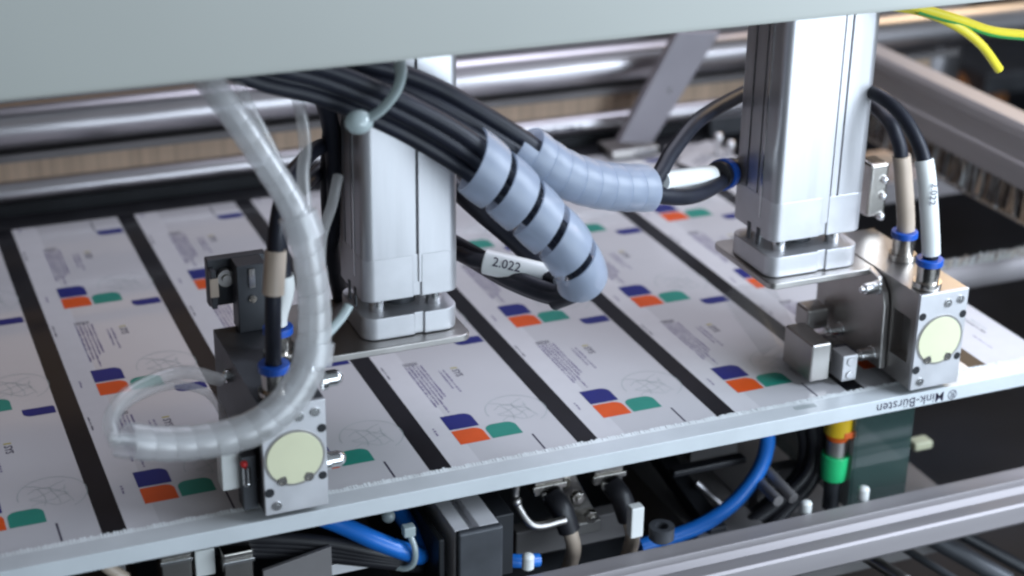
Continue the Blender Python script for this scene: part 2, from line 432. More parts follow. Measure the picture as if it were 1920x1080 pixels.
xr = at(1795, 730, Y=-12.25).x; xl = at(1645, 757, Y=-12.25).x
body = '® Mink-Bürsten'
wd = MB().text(body, (0, 0, 0), (1, 0, 0), (0, 1, 0), 6.0)
sc_ = (xr-xl)/wd
mb.text(body, (xr, -12.26, -1.0), (-1, 0, 0), (0, 0, -1), 6.0*sc_*1.0, 0, off=.035)
obj('lettering', mb, INKK, fb)
mb = MB()
for k in range(9): q = at(1490+k*4.5, 766-k*.8, z=1.0); mb.bx(q.x, q.x+.6, q.y-1.6, q.y+1.6, .93, .99)
obj('faded_print', mb, INKG, fb)

# ================================================================== TOP BEAM
bt = thing('machine_beam', (200, -14, 178), 'huge pale green machine beam crossing the top of the view', 'beam')
mb = MB(); mb.prism([(-25, 181), (-24, 178.8), (-22, 178.2), (-9, 178.2), (-6, 181), (-6, 420), (-25, 420)], (-500, 0, 0), (0, 1, 0), (0, 0, 1), (1400, 0, 0))
obj('beam_panel', mb, BEAMM, bt, bevel=.8)

# ================================================================== CYLINDERS
def profile(w, d, notch_front, notch_side, r=4.5):
    """outline of a compact cylinder body: rounded corners, T-slots. x 0..w, y 0..d; front is y=0"""
    p = []
    def arc(cx, cy, a0):
        for k in range(7): a = math.radians(a0+90*k/6); p.append((cx+r*math.cos(a), cy+r*math.sin(a)))
    arc(r, r, 180)
    for nx, nw, nd in notch_front: p.extend([(nx-nw/2, 0), (nx-nw/2, nd), (nx+nw/2, nd), (nx+nw/2, 0)])
    arc(w-r, r, 270); arc(w-r, d-r, 0); arc(r, d-r, 90)
    for ny, nw, nd in sorted(notch_side, reverse=True): p.extend([(0, ny+nw/2), (nd, ny+nw/2), (nd, ny-nw/2), (0, ny-nw/2)])
    return p
def cylinder(base, w, d, label, left):
    x, y, z = base
    t = thing('pneumatic_cylinder', (x+w/2, y+d/2, 49), label, 'cylinder', 'pneumatic cylinders hanging from the beam')
    P0 = profile(w, d, [(w*.56, 1.3, 2.6)] if left else [(w*.60, .7, 1.4), (w*.68, 1.1, 1.2)], [(d*.42, 1.2, 2.4), (d*.68, 1.5, 3)])
    mb = MB().prism(P0, (x, y, 72), (1, 0, 0), (0, 1, 0), (0, 0, 160), smooth=False)
    obj('barrel', mb, ALU, t)
    mb = MB().prism(profile(w+.3, d+.3, [(w*.56, 3.4, 1.0)], [], 5), (x-.15, y-.15, 66), (1, 0, 0), (0, 1, 0), (0, 0, 18))
    obj('bearing_cap', mb, ALUM, t, bevel=.4)
    mb = MB().prism(profile(w+.3, d+.3, [(w*.58, 4.0, 1.0)], [], 6), (x-.15, y-.15, 49.3), (1, 0, 0), (0, 1, 0), (0, 0, 9.5))
    obj('end_plate', mb, ALUM, t, bevel=.9)
    for fx, fy in ((.2, .25), (.8, .25), (.2, .75), (.8, .75)): obj('guide_rod', MB().cyl((x+w*fx, y+d*fy, 57), (x+w*fx, y+d*fy, 67), 3.2), CHROME, t)
    obj('piston_rod', MB().cyl((x+w/2, y+d/2, 57), (x+w/2, y+d/2, 67), 7), DARK, t)
    mb = MB()
    for fx in (.28, .5): mb.bx(x-.5+0, x+.2, y+d*fx, y+d*fx+2.6, 61, 69)
    obj('side_lug', mb, DARK, t, bevel=.2)
    # highlight along the side slot, put in as a bright strip
    obj('slot_highlight', MB().bx(x-.35, x+.4, y+d*.30, y+d*.30+1.1, 74, 230), CHROME, t)
    return t
cylinder((290, 24.5, 0), 45.5, 36, 'large silver pneumatic cylinder hanging on the right side above the black gutters', False)
cylinder((107, 26, 0), 40, 34, 'smaller silver pneumatic cylinder behind the black cable bundle', True)

# ================================================================== MOUNTING BRACKETS
def bracket(xf0, xf1, xv, sgn, label):
    """flange from xf0 to xf1 under the cylinder, vertical plate at xv"""
    t = thing('mounting_bracket', ((xf0+xf1)/2, 45, 46), label, 'bracket', 'steel brackets under the cylinders')
    x0, x1 = sorted((xf0, xf1)); r = 4
    poly = rrect(x0, x1, 19.5, 72, tl=r, tr=r, bl=r, br=r)
    obj('flange', MB().prism(poly, (0, 0, 46), (1, 0, 0), (0, 1, 0), (0, 0, 3)), BRK, t, bevel=.5)
    vp = [(60, 6), (60, 46.5), (22, 48.8), (14, 47.2), (8.5, 42), (6.5, 36), (5, 6)]
    mb = MB().prism(vp, (xv, 0, 0), (0, 1, 0), (0, 0, 1), (3.2, 0, 0))
    obj('side_plate', mb, BRK, t, bevel=.7)
    return t
b1 = bracket(288, 341, 338.6, 1, 'grey steel bracket under the right cylinder with bright screws in its side')
b2 = bracket(80.5, 150, 78.4, -1, 'grey steel bracket plate under the left cylinder')
for (yy, zz) in ((12.5, 43), (37, 12), (11, 11.5)):
    mb = MB().cyl((338.6, yy, zz), (337.6, yy, zz), 3.4).cyl((337.6, yy, zz), (331.5, yy, zz), 2.8, r1=2.5).cyl((331.5, yy, zz), (329.5, yy, zz), 1.5)
    obj('screw', mb, CHROME, b1, bevel=.25)
for (yy, zz) in ((2, 56), (2, 22)):
    pass
for (px, py) in ((613, 710), (619, 862)):
    q = at(px, py, X=84)
    obj('screw', MB().cyl((81.6, q.y, q.z), (83.4, q.y, q.z), 4.2).cyl((83.4, q.y, q.z), (87.5, q.y, q.z), 3.2).sph((87.4, q.y, q.z), 3.0), CHROME, b2)
q = at(612, 672, z=49)
obj('corner_clip', MB().tube([(79, 6, 40), (79.5, 8, 49), (82, 14, 53.5), (88, 20, 52)], 2.4, flat=.8), CHROME, b2)

# ================================================================== FRONT BLOCKS with round caps
def block(x, label, dark):
    t = thing('marking_block', (x+12, 10, 4), label, 'machine block', 'square blocks with round cream caps')
    side = [(-12, 4), (60, 4), (60, 49), (-12, 49)]
    # side outline with a window recess in the left flank
    mb = MB()
    mb.bx(x, x+24.5, -12, 4, 36, 49); mb.bx(x, x+24.5, -12, 4, 4, 15); mb.bx(x+5.5, x+24.5, -9, 4, 15.003, 35.997)
    mb.bx(x+.0, x+24.5, -12, -9.003, 15.003, 35.997)
    mb.bx(x, x+24.5, 4.003, 60, 4 if not dark else 4, 49)
    obj('body', mb, DARK if dark else BRK, t)  # left body is darker: the shade on its flank is put into the colour
    # milled front face plate with holes
    fp = MB().bx(x-.1, x+24.6, -14, -12.003, 3.8, 49.2)
    obj('face_plate', fp, ALUM, t, bevel=.35)
    c = Vector((x+12, -14, 26.7))
    n_ = 40; mb = MB()
    mb.ringz(c+Vector((0, -.25, 0)), c+Vector((0, .3, 0)), 11.8, 10.9)
    obj('cap_rim', mb, BRK, t)
    # cream cap: disc with two notches at the bottom
    poly = []
    for k in range(72):
        a = math.radians(-90+360*k/72+2.5); R = 10.8
        d_ = min(abs((math.degrees(a)+90)-30), abs((math.degrees(a)+90)-330))
        if d_ < 8.5: R = 8.2 if d_ < 6 else 9.6
        poly.append((R*math.cos(a), R*math.sin(a)))
    mb = MB().prism(poly, c+Vector((0, -.55, 0)), (1, 0, 0), (0, 0, 1), (0, .5, 0))
    obj('round_cap', mb, CREAM, t, bevel=.2)
    for sx in (-5.2, 5.2):
        obj('cap_screw', MB().ringz(c+Vector((sx, -.75, -8.9)), c+Vector((sx, .1, -8.9)), 1.9, 1.0, 20).cyl(c+Vector((sx, -.5, -8.9)), c+Vector((sx, .1, -8.9)), .95, 16), NICKEL, t)
    for hx, hz, r_ in ((1.8, 13.5, 1.9), (22.6, 17, 1.7), (22.8, 37.2, 1.8), (1.9, 39, 1.8)):
        obj('bore', MB().cyl((x+hx, -14.12, hz), (x+hx, -13.9, hz), r_, 20), DARK2, t)
    for hx, hz in ((20.5, 44.5), (14.2, 43.6), (4.4, 7.5)):
        obj('face_screw', MB().cyl((x+hx, -14.5, hz), (x+hx, -13.9, hz), 1.9, 20).cyl((x+hx, -14.62, hz), (x+hx, -14.5, hz), .9, 6, 0), CHROME, t, bevel=.15)
    return t
blkL = block(54, 'metal block with round cream cap left of the smaller cylinder below the clear hose', True)
blkR = block(342.2, 'metal block with round cream cap at the right end below two blue ringed plugs', False)
# clamp jaws beside the right bracket
mb = MB().bx(306.4, 316.2, 10.4, 34, 2.6, 20.6)
tag(obj('clamp_jaw', mb, BRK, bevel=.9), 'plain square silver clamp jaw standing left of the right bracket', 'clamp', 'small silver clamp jaws')
mb = MB().bx(320, 327.5, 6.0, 16, 2.6, 15).cyl((323.7, 6.1, 12), (323.7, 5.2, 12), 2, 16).cyl((323.7, 6.1, 5.6), (323.7, 5.2, 5.6), 2, 16)
tag(obj('clamp_jaw', mb, ALUM, bevel=.5), 'small silver clamp jaw with two screws in front of the right bracket', 'clamp', 'small silver clamp jaws')
qv, qw = at(1512, 622, Y=45), at(1556, 576, Y=45)
mb = MB().bx(qv.x, qw.x, 45, 56, qv.z, qw.z)
tag(obj('valve_block', mb, BRK, bevel=1.2), 'dull metal block tucked behind the right bracket plate', 'block')

# dark mechanism standing on the left block
t = thing('sensor_mount', (64, 68, 49), 'dark grey sensor mount with round adjusting screw behind the clear hose', 'sensor mount')
L_, R_ = at(388, 500, Y=62).x, at(500, 500, Y=62).x; T_, B_ = at(440, 482, Y=62).z, at(400, 575, Y=62).z
obj('mount_body', MB().bx(L_, R_, 62, 67, B_, T_), DARK, t, bevel=.5)
U_ = at(446, 560, Y=52).x
obj('upright', MB().bx(U_, U_+12, 52, 61.9, 49.2, at(470, 497, Y=52).z), DARK, t, bevel=.5)
obj('side_cheek', MB().bx(L_+.2, L_+2.4, 57, 61.9, B_+1, T_-3), DARK, t, bevel=.4)
q = at(421, 517, Y=61.9)
obj('adjusting_screw', MB().cyl(q, q-Vector((0, 3, 0)), 3.6).cyl(q-Vector((0, 3, 0)), q-Vector((0, 4.5, 0)), 1.8), BRK, t)
q = at(472, 525, Y=52)
obj('indicator', MB().bx(q.x-1.2, q.x+1.2, 51.2, 52, q.z-3, q.z+5).cyl((q.x, 52, q.z-8), (q.x, 51.2, q.z-8), 1.6), NICKEL, t)
q = at(400, 540, Y=57)
obj('tan_stub', MB().bx(q.x-1.5, q.x+2, 56.2, 57, q.z-4, q.z+4), TSLEEVE, t, bevel=.3)
obj('side_screw', MB().cyl((54, 33, 41), (52, 33, 41), 2.6).sph((52, 33, 41), 1.9), CHROME, t)
# white nozzle and small lever beneath the hose end
t = thing('small_sensor', (44, -2, 4), 'small white sensor head with red dot left of the left cream cap', 'sensor')
qa = at(418, 922, Y=-2); qb = at(450, 850, Y=-2)
obj('housing', MB().bx(qa.x, at(452, 900, Y=-2).x, -2, 6, max(1.6, qa.z), qb.z+6), WSLEEVE, t, bevel=.6)
q = at(457, 870, Y=-6); obj('indicator_dot', MB().sph(q, 1.5), RED, t)
q = at(463, 893, Y=-6); obj('adjusting_pin', MB().cyl(q+Vector((0, 0, 4)), q-Vector((0, 0, 3)), 1.6).sph(q-Vector((0, 0, 3)), 1.7), CHROME, t)
obj('mount_plate', MB().bx(47.6, 53.4, -6, 2, 3, 26), DARK, t, bevel=.4)

# ================================================================== PLUG CONNECTORS
def plug(x, y, path, sleeve, label, smat, marks=False, zt=13.5):
    t = thing('cable_plug', (x, y, 49.3), label, 'cable plug', 'blue ringed round cable plugs')
    obj('plug_body', MB().cyl((x, y, 49.3), (x, y, 52), 6.2).cyl((x, y, 52), (x, y, 49+zt-3), 4.8, r1=5.0), NICKEL, t)
    obj('blue_ring', MB().ringz((x, y, 49+zt-3), (x, y, 49+zt), 5.9, 3.0), BLUEP, t, bevel=.4)
    pts = [Vector((x, y, 49+zt-3)), Vector((x, y, 49+zt+4))]+[Vector(p) for p in path]
    obj('cable', MB().tube(pts, 3.1, 16), CAB, t)
    sp = spline(pts, 10); a = int(len(sp)*sleeve[0]); b = int(len(sp)*sleeve[1])
    s_ = obj('label_sleeve', MB().tube(sp[a:b:max(1, (b-a)//5)], 4.0, 18), smat, t)
    if marks:
        m_ = MB(); P_ = sp[(a+b)//2]
        m_.text('2.022', P_+Vector((-2.2, -4.3, 8)), (0, 0, -1), (1, 0, 0), 4.6)
        obj('lettering', m_, INKK, s_ if False else t)
    return t
plug(350.2, -6.1, pp((1737, 330, -6), (1722, 270, 0), (1690, 215, 10), (1650, 180, 20), (1600, 160, 40)), (.16, .42), 'front plug of the right pair with white sleeve on its cable', WSLEEVE, True)
plug(358.2, 24.2, pp((1692, 310, 24), (1684, 265, 26), (1665, 225, 32), (1630, 195, 50), (1590, 185, 66)), (.13, .45), 'rear plug of the right pair with pale tan sleeve on its cable', TSLEEVE)
plug(62, -4.7, pp((512, 560, -4.7), (516, 490, -2), (520, 420, 2), (540, 340, 20), (585, 285, 45), (615, 270, 70)), (.30, .50), 'front plug of the left pair with tan sleeve beside the clear hose', TSLEEVE)
plug(72, 26, pp((533, 540, 26), (526, 480, 26), (524, 440, 24), (540, 380, 40), (600, 320, 75)), (.10, .42), 'rear plug of the left pair with white sleeve behind the clear hose', WSLEEVE)

# ================================================================== CABLE BUNDLES AND SPIRAL WRAPS
pathA = pp((400, 92, 4), (500, 134, 4), (620, 165, 4), (760, 225, 2), (885, 300, 0), (1000, 400, -4), (1070, 470, -7), (1093, 535, -4), (1050, 560, 10), (960, 530, 32), (870, 478, 62), (780, 430, 90))
pathB = pp((420, 90, 16), (520, 124, 16), (660, 130, 16), (800, 170, 14), (960, 262, 8), (1050, 325, 6), (1140, 348, 8), (1215, 352, 12), (1290, 362, 30), (1350, 335, 60), (1400, 300, 90))
offsA = [(-5.6, -2, 3.2), (3.4, -4, 6.5), (0, 3, -1.5), (-7.5, 1.5, -3.8)]
labsA = ['lowest black cable of the thick bundle with white printed marks', 'upper black cable of the bundle entering the gapped spiral wrap', 'middle black cable of the bundle entering the gapped spiral wrap', 'black cable on the near underside of the gapped spiral wrap']
for (dx, dy, dz), lb in zip(offsA, labsA):
    pts = shift(pathA, 0, dy*.8, 0)
    # spread the cables a little before the wrap, converge inside it
    P_ = []
    for i, p in enumerate(pts):
        k = 1.0 if i < 5 else .55
        P_.append(p+Vector((dx*k*.4, 0, dz*k)))
    o = MB().tube(P_ if lb != labsA[3] else P_[:9], 3.1, 16)
    t_ = tag(obj('black_cable', o, CAB), lb, 'cable', 'black cables of the bundle')
for (dy, dz), lb in zip(((-3, -3.0), (3, 1.2), (-2.5, 3.6)), ('near black cable leading into the tight spiral wrap', 'far black cable leading into the tight spiral wrap', 'top black cable leading into the tight spiral wrap')):
    pts = [p+Vector((0, dy*(1 if i < 6 else .7), dz*(1 if i < 6 else .7))) for i, p in enumerate(pathB[:8])]
    if dz < 0: pts += pp((1290, 368, 20), (1345, 345, 45), (1400, 300, 80))
    elif dz > 3: pts += pp((1260, 285, 25), (1310, 225, 45), (1385, 180, 80), (1450, 150, 100))
    else: pts += pp((1236, 338, 16))
    tag(obj('black_cable', MB().tube(pts, 3.3 if dz > 0 else 3.6, 16), CAB), lb, 'cable', 'black cables of the bundle')
# extra cables only in the thick bundle and a straight one beneath the wrap
for pts, r_, lb in ((pp((560, 140, 10), (680, 155, 10), (800, 205, 8), (930, 285, 4), (1010, 370, -1)), 3.2, 'black cable lying on the back of the thick bundle'),
                    (pp((840, 340, 78), (900, 395, 60), (970, 455, 45), (1045, 530, 30)), 4.2, 'straight black cable running behind the gapped spiral wrap'),
                    (pp((596, 150, 40), (622, 250, 52), (630, 380, 58), (622, 470, 64), (640, 560, 72)), 3.6, 'vertical black cable left of the smaller cylinder'),
                    (pp((640, 150, 50), (618, 250, 66), (615, 380, 70), (628, 480, 74), (650, 560, 80)), 3.0, 'thin vertical black cable behind the other one left of the smaller cylinder')):
    tag(obj('black_cable', MB().tube(pts, r_, 16), CAB), lb, 'cable')
# white lettering printed on the lowest cable is a thin raised print
mb = MB(); sp = spline([p+Vector((-2.3, -1.6-3.1*.75, 3.2-0)) for p in pathA[1:6]], 24)
rr = random.Random(9)
for i in range(16, 90):
    if rr.random() < .45 and (i//9) % 3 != 2:
        p = sp[i]; d = (sp[i+1]-sp[i]).normalized(); mb.sph(p, .42, n=5, sc=(1.4, .5, .9))
tag(obj('cable_print', mb, PRINTW), 'row of tiny white marks along the lowest bundle cable', 'cable print')

t = thing('spiral_wrap', at(1000, 420, Y=-4), 'milky blue spiral wrap with open gaps around the lower black cables', 'spiral wrap', 'milky blue spiral wraps')
obj('wrap_band', MB().helix(pp((868, 288, 0), (935, 340, -2), (1000, 400, -4), (1060, 460, -7), (1092, 520, -6), (1091, 552, -3)), lambda u: 12.4-2.4*u, 15.2, 11.6, .8, phase=.6), WRAP, t)
t = thing('spiral_wrap', at(1100, 330, Y=8), 'milky blue tight spiral wrap around the upper cables reaching towards the right cylinder', 'spiral wrap', 'milky blue spiral wraps')
obj('wrap_band', MB().helix(pp((965, 262, 8), (1050, 322, 6), (1130, 348, 8), (1222, 353, 13)), lambda u: 9.2+.3*u, 7.6, 7.4, .8, phase=2.0), WRAP, t)
# clear thin tail of plastic at the wrap mouth
# printed white sleeves
sA, sB = at(908, 490, Y=40), at(1030, 519, Y=24)
sl = [sA, sA.lerp(sB, .5), sB]
t = thing('label_sleeve', sl[1], 'white cable label sleeve with printed numbers below the gapped spiral wrap', 'label sleeve', 'white cable label sleeves')
obj('sleeve_body', MB().cyl(sA, sB, 5.2, 32), WTAG, t, bevel=.6)
mb = MB(); u = (sB-sA).normalized(); n_ = CAM-sA; n_ = (n_-u*n_.dot(u)).normalized(); v = n_.cross(u).normalized()
mb.text('2.022', sA+u*4.2+n_*5.35+v*(-1.0), u, v, 5.4, off=.03)
obj('lettering', mb, INKK, t)
tag(obj('black_cable', MB().tube(pp((790, 440, 95), (870, 480, 55), (908, 491, 44), (1028, 520, 22), (1050, 525, 14)), 3.2, 16), CAB), 'black cable carrying the numbered white sleeve', 'cable')
tag(obj('label_sleeve', MB().tube(pp((1238, 340, 14), (1285, 334, 30), (1332, 328, 48)), 4.2, 20), WTAG), 'bright white sleeve between the tight spiral wrap and the right cylinder', 'label sleeve', 'white cable label sleeves')
tag(obj('cable_plug', MB().cyl(at(1345, 330, Y=50), at(1372, 322, Y=62), 6.2).cyl(at(1352, 328, Y=53), at(1360, 326, Y=56), 7, mi=1), [BLACK, BLUEP]), 'dark plug with blue ring peeking out left of the right cylinder', 'cable plug')

# nylon cable tie hooked over the bundle
t = thing('cable_tie', at(700, 200, Y=-8), 'pale nylon cable tie with square head hooked around the black cable bundle', 'cable tie', 'nylon cable ties')
a_ = pp((748, 118, 2), (752, 140, -6), (742, 172, -10), (716, 205, -11), (690, 222, -10), (676, 229, -9))
obj('strap', MB().tube(a_, 2.7, 12, flat=.45), TIE, t)
q = at(673, 229, Y=-9)
obj('tie_head', MB().sph(q, 5.2, sc=(1, .8, .85)), TIE, t)

# ================================================================== CLEAR HOSE (left)
hp = pp((372, 118, 8), (398, 160, 0), (447, 228, -5), (505, 315, -10), (553, 395, -15), (578, 480, -18), (590, 590, -20), (580, 680, -24), (540, 752, -28), (475, 803, -30), (390, 826, -30), (300, 832, -30), (215, 822, -30))
t = thing('clear_hose', hp[6], 'clear ribbed spiral hose curving down from the beam and round to the left', 'hose')
sp = spline(hp, 8)
obj('hose_wall', MB().helix(sp[::4], lambda u: 5.0+1.3*min(1, max(0, u*3-.8)), 7.3, 7.15, .6, seg=24), CLEAR, t)
obj('inner_tube', MB().tube(shift(hp, 1.6, .5, 0), 2.2, 12), TUBE, t)
obj('inner_tube', MB().tube(shift(hp, -1.8, .8, .4), 2.0, 12), TUBE, t)
obj('collar', MB().tube(pp((560, 408, -15.5), (568, 428, -16), (573, 446, -17)), 7.2, 20), TIE, t) if False else obj('collar', MB().ringz(at(558, 402, Y=-15), at(574, 446, Y=-17), 7.0, 6.2), CLEAR, t)
obj('collar', MB().ringz(at(590, 640, Y=-22), at(585, 682, Y=-24), 7.2, 6.5), CLEAR, t)
for pts, r_, lb in ((pp((438, 140, 6), (468, 200, 0), (512, 285, -4), (548, 375, -10)), 2.0, 'thin clear tube running beside the ribbed hose below the beam'),
                    (pp((545, 140, 14), (562, 200, 10), (572, 270, 4), (568, 330, -4), (574, 400, -12)), 2.3, 'thin clear tube hanging straight down right of the ribbed hose'),
                    (pp((634, 330, 22), (622, 385, 14), (604, 440, 2), (600, 500, -8)), 2.0, 'short clear tube curving past the left edge of the smaller cylinder'),
                    (pp((218, 835, -30), (206, 790, -24), (232, 745, -14), (290, 712, -2), (350, 698, 8), (412, 712, 22)), 2.6, 'upper clear tube looping back from the hose mouth'),
                    (pp((214, 826, -26), (222, 775, -16), (262, 742, -6), (330, 722, 6), (392, 740, 20), (425, 790, 30)), 1.6, 'inner clear tube looping back from the hose mouth')):
    tag(obj('clear_tube', MB().tube(pts, r_, 12), TUBE), lb, 'tube', 'thin clear air tubes')
tag(obj('clear_tie_tail', MB().tube(pp((590, 655, -20), (612, 628, -16), (640, 596, -12), (655, 572, -10)), 1.7, 10, flat=.6), TIE), 'cut tail of a clear tie sticking up beside the hose', 'tie tail')

# thin clear film guide beside the right bracket
mb = MB(); rows = []
for i in range(9):
    u_ = i/8
    a = at(1352, 555, z=1.5).lerp(at(1430, 668, z=1.5), u_); b = at(1440, 520, z=6).lerp(at(1498, 640, z=4), u_)
    rows.append([a.lerp(b, j/8)+Vector((0, 0, 2.2*math.sin(j/8*math.pi*1.5)**2)) for j in range(9)])
vs = [p for r_ in rows for p in r_]
mb.add(vs, [(i*9+j, i*9+j+1, (i+1)*9+j+1, (i+1)*9+j) for i in range(8) for j in range(8)], 0, True)
tag(obj('clear_film', mb, FILM), 'thin curled clear film above the cards left of the right bracket', 'film')

# ================================================================== REAR: roller, brush strip, arm, side brush
t = thing('steel_roller', (200, 350, 30), 'long polished steel roller behind the printed sheet', 'roller')
obj('roller_tube', MB().cyl((-250, 352, 47), (700, 352, 47), 13.0, 48), STEEL, t)
obj('roller_shaft', MB().cyl((-300, 352, 47), (760, 352, 47), 5), CHROME, t)
obj('lower_strip', MB().bx(-250, 620, 341, 346, 30.8, 35), GREY, t)
obj('guide_strip', MB().bx(-250, 620, 338, 344, 65, 68), GREY, t)
obj('cover_rail', MB().bx(-250, 620, 366, 372, 28, 34), DARK2, t)
t = thing('rear_strip_brush', (200, 340, 2), 'rear strip brush with tan bristles above a silver rail under the steel roller', 'brush', 'white strip brushes')
mb = MB().cyl((-250, 344, 13.5), (600, 344, 13.5), 6.6, 32)
obj('brush_body', mb, STEEL, t)
obj('brush_back', MB().bx(-250, 600, 340, 352, 1, 7.5), DARK2, t)
mb = MB().bx(-250, 600, 343, 347, 18, 30.3)
obj('bristle_row', mb, BRIST, t)
mb = MB(); q = at(1092, 240, Y=336.9); mb.text('® Mink-Bürsten', (q.x, 337.2, q.z+2.2), (-1, 0, 0), (0, 0, -1), 4.6, off=.05)
q2 = at(1092, 240, Y=336.9)
mb2 = MB().text
obj('lettering', mb, INKK, t)
t = thing('crossing_arm', (388, 314, 0), 'slanting grey metal arm leaning over the rear brush left of the right cylinder', 'arm')
A = [at(1160, 268, Y=312), at(1224, 268, Y=312), at(1352, 60, Y=312), at(1272, 60, Y=312)]
mb = MB().prism([(p.x, p.z) for p in A], (0, 312, 0), (1, 0, 0), (0, 0, 1), (0, 6, 0))
obj('arm_plate', mb, ARM, t, bevel=.8)
q = at(1255, 168, Y=311.8); obj('arm_screw', MB().cyl(q, q-Vector((0, 1.2, 0)), 1.3, 16), CHROME, t)
q0 = at(1150, 262, Y=309); q1 = at(1236, 276, Y=309)
obj('arm_foot', MB().bx(q0.x, q1.x, 309, 330, 1.0, 6.2), BRK, t, bevel=.8)
# screws and fittings between arm and right cylinder
for px, py in ((1347, 258), (1370, 272)):
    q = at(px, py, Y=290); tag(obj('dome_screw', MB().sph(q, 3.3).cyl(q, (q.x, q.y, 0.3), 2.0), CHROME), ('left' if px < 1360 else 'right')+' one of two shiny dome screws by the loose flap', 'screw', 'shiny dome screws')
tag(obj('wall_pipe', MB().tube(pp((1362, 40, 480), (1352, 90, 480), (1344, 145, 480)), 7, 14), GREENC if False else INKT), 'dark teal pipe behind the slanting arm', 'pipe')
tag(obj('warning_strip', MB().bx(at(1366, 100, Y=470).x, at(1385, 100, Y=470).x, 470, 474, at(1370, 150, Y=470).z, at(1370, 40, Y=470).z), YELC), 'narrow yellow strip between the slanting arm and the right cylinder', 'strip')
tag(obj('shelf_block', MB().bx(at(1330, 240, Y=330).x, at(1410, 240, Y=330).x, 328, 350, 1, 12), DARK), 'dark block behind the dome screws', 'block')

# side strip brush running away on the right
sx = 500
t = thing('side_strip_brush', (sx, 230, 15), 'thick grey brown side brush bar running away on the right', 'brush')
zt = at(1640, 104, X=sx).z
mb = MB().prism([(0, zt-34), (0, zt-21), (1.6, zt-20), (1.6, zt-9), (0, zt-8), (0, zt-3), (2, zt), (16, zt), (16, zt-34)], (sx, -40, 0), (1, 0, 0), (0, 0, 1), (0, 520, 0))
obj('brush_holder', mb, ALUY, t, bevel=.4)
mb = MB(); rr = random.Random(4); y_ = -30
while y_ < 470:
    w_ = rr.uniform(.3, .6); h = rr.uniform(15, 18); x_ = sx+3+rr.uniform(-1.2, 1.2)
    mb.add([(x_, y_, zt-33.5), (x_, y_+w_, zt-33.5), (x_+rr.uniform(-2.2, 1.2), y_+w_+rr.uniform(-1.5, 1.5), zt-34-h), (x_+rr.uniform(-2, 1), y_+rr.uniform(-1.5, 1.5), zt-34-h), (x_+4, y_, zt-33.5), (x_+4, y_+w_, zt-33.5)],
           [(0, 1, 2, 3), (4, 5, 2, 3)], 0 if rr.random() < .5 else (1 if rr.random() < .5 else 2)); y_ += w_*.7
obj('bristle_row', mb, [BRISG, BRIST, BRIS], t)
obj('retaining_wire', MB().bx(sx+2, sx+3.2, -30, 470, zt-53.5, zt-52.4), ALUY, t)
# two lower cross bars beyond the right end of the sheet
qa = at(1640, 352, z=-12); qb = at(1640, 300, z=-12)
t = thing('cross_brush', (560, 250, -14), 'bright crossing bar beyond the right cylinder partly under the side brush', 'brush', 'crossing brush bars beyond the sheet')
obj('brush_body', MB().bx(440, 640, qa.y, qb.y, -24, -10), ALUH, t, bevel=.8)
obj('bristle_row', MB().bx(440, 640, qb.y-12, qb.y-2, -9.99, -5), BRIST, t)
t = thing('cross_brush', (520, 110, -14), 'crossing bar topped with pale fluffy bristles at the right edge behind the right block', 'brush', 'crossing brush bars beyond the sheet')
obj('brush_body', MB().cyl((429, 116, -12), (700, 116, -12), 8.5, 32), ALUH, t)
mb = MB(); rr = random.Random(12); x = 429
while x < 600:
    w_ = rr.uniform(.5, 1.0); h = rr.uniform(6, 9); dx = rr.uniform(-2, 2); dy = rr.uniform(-2.5, 1.0)
    mb.add([(x, 112, -7), (x+w_, 112, -7), (x+w_*.6+dx, 110+dy, -7+h), (x+dx, 110+dy, -7+h), (x, 121, -7), (x+w_, 121, -7)], [(0, 1, 2, 3), (4, 5, 2, 3)], 0 if rr.random() < .75 else 1); x += w_*.7
obj('bristle_row', mb, [WSLEEVE, TSLEEVE], t)
# small bronze fitting to the right of the right cylinder
q = at(1634, 345, Y=66)
t = thing('bronze_fitting', q, 'small bronze fitting with bright studs right of the right cylinder', 'fitting')
obj('fitting_body', MB().bx(q.x-5, q.x+5, 60, 72, q.z-14, q.z+12), NICKEL, t, bevel=1.5)
for dz in (-10, 0, 8): obj('stud', MB().sph((q.x+2.5, 59.8, q.z+dz-4), 2.0), CHROME, t)

# upright post and blurred machine parts far right
q = at(1700, 110, Y=470)
q0 = at(1696, 100, Y=470); q1 = at(1790, 100, Y=470)
tag(obj('steel_post', MB().cyl(((q0.x+q1.x)/2, 470, -60), ((q0.x+q1.x)/2, 470, 420), (q1.x-q0.x)/2, 40), STEEL), 'upright polished steel post behind the side brush', 'post')
q = at(1810, 150, Y=640); tag(obj('glow_drum', MB().cyl((q.x-25, 640, q.z-14), (q.x+30, 640, q.z-14), 22, 32), GLOWO), 'brown drum standing in for an orange glow far behind the yellow wires', 'drum')  # brown drum put in where an orange glow shows
q = at(1880, 170, Y=600); tag(obj('grey_cabinet', MB().bx(q.x-18, q.x+220, 600, 700, -100, q.z+16), DARK, bevel=3), 'dark grey cabinet behind the side brush at the far right', 'cabinet')
# earth wires
for i, (pts, ms, lb) in enumerate(((pp((1650, 0, 10), (1720, 14, 10), (1800, 38, 14), (1860, 58, 20), (1930, 66, 30)), None, 'yellow and green wire reaching the right edge'),
                   (pp((1640, 6, 14), (1730, 22, 14), (1795, 50, 14), (1840, 85, 14), (1873, 130, 16)), None, 'yellow wire bending down to its cut end'))):
    t = thing('earth_wire', pts[2], lb, 'wire', 'yellow green earth wires')
    obj('yellow_insulation', MB().tube(pts, 2.05, 14), YEL, t)
    if i == 0: obj('green_stripe', MB().tube([p+Vector((.2, -.1, -1.1)) for p in pts[1:]], 1.55, 12), GRN, t)

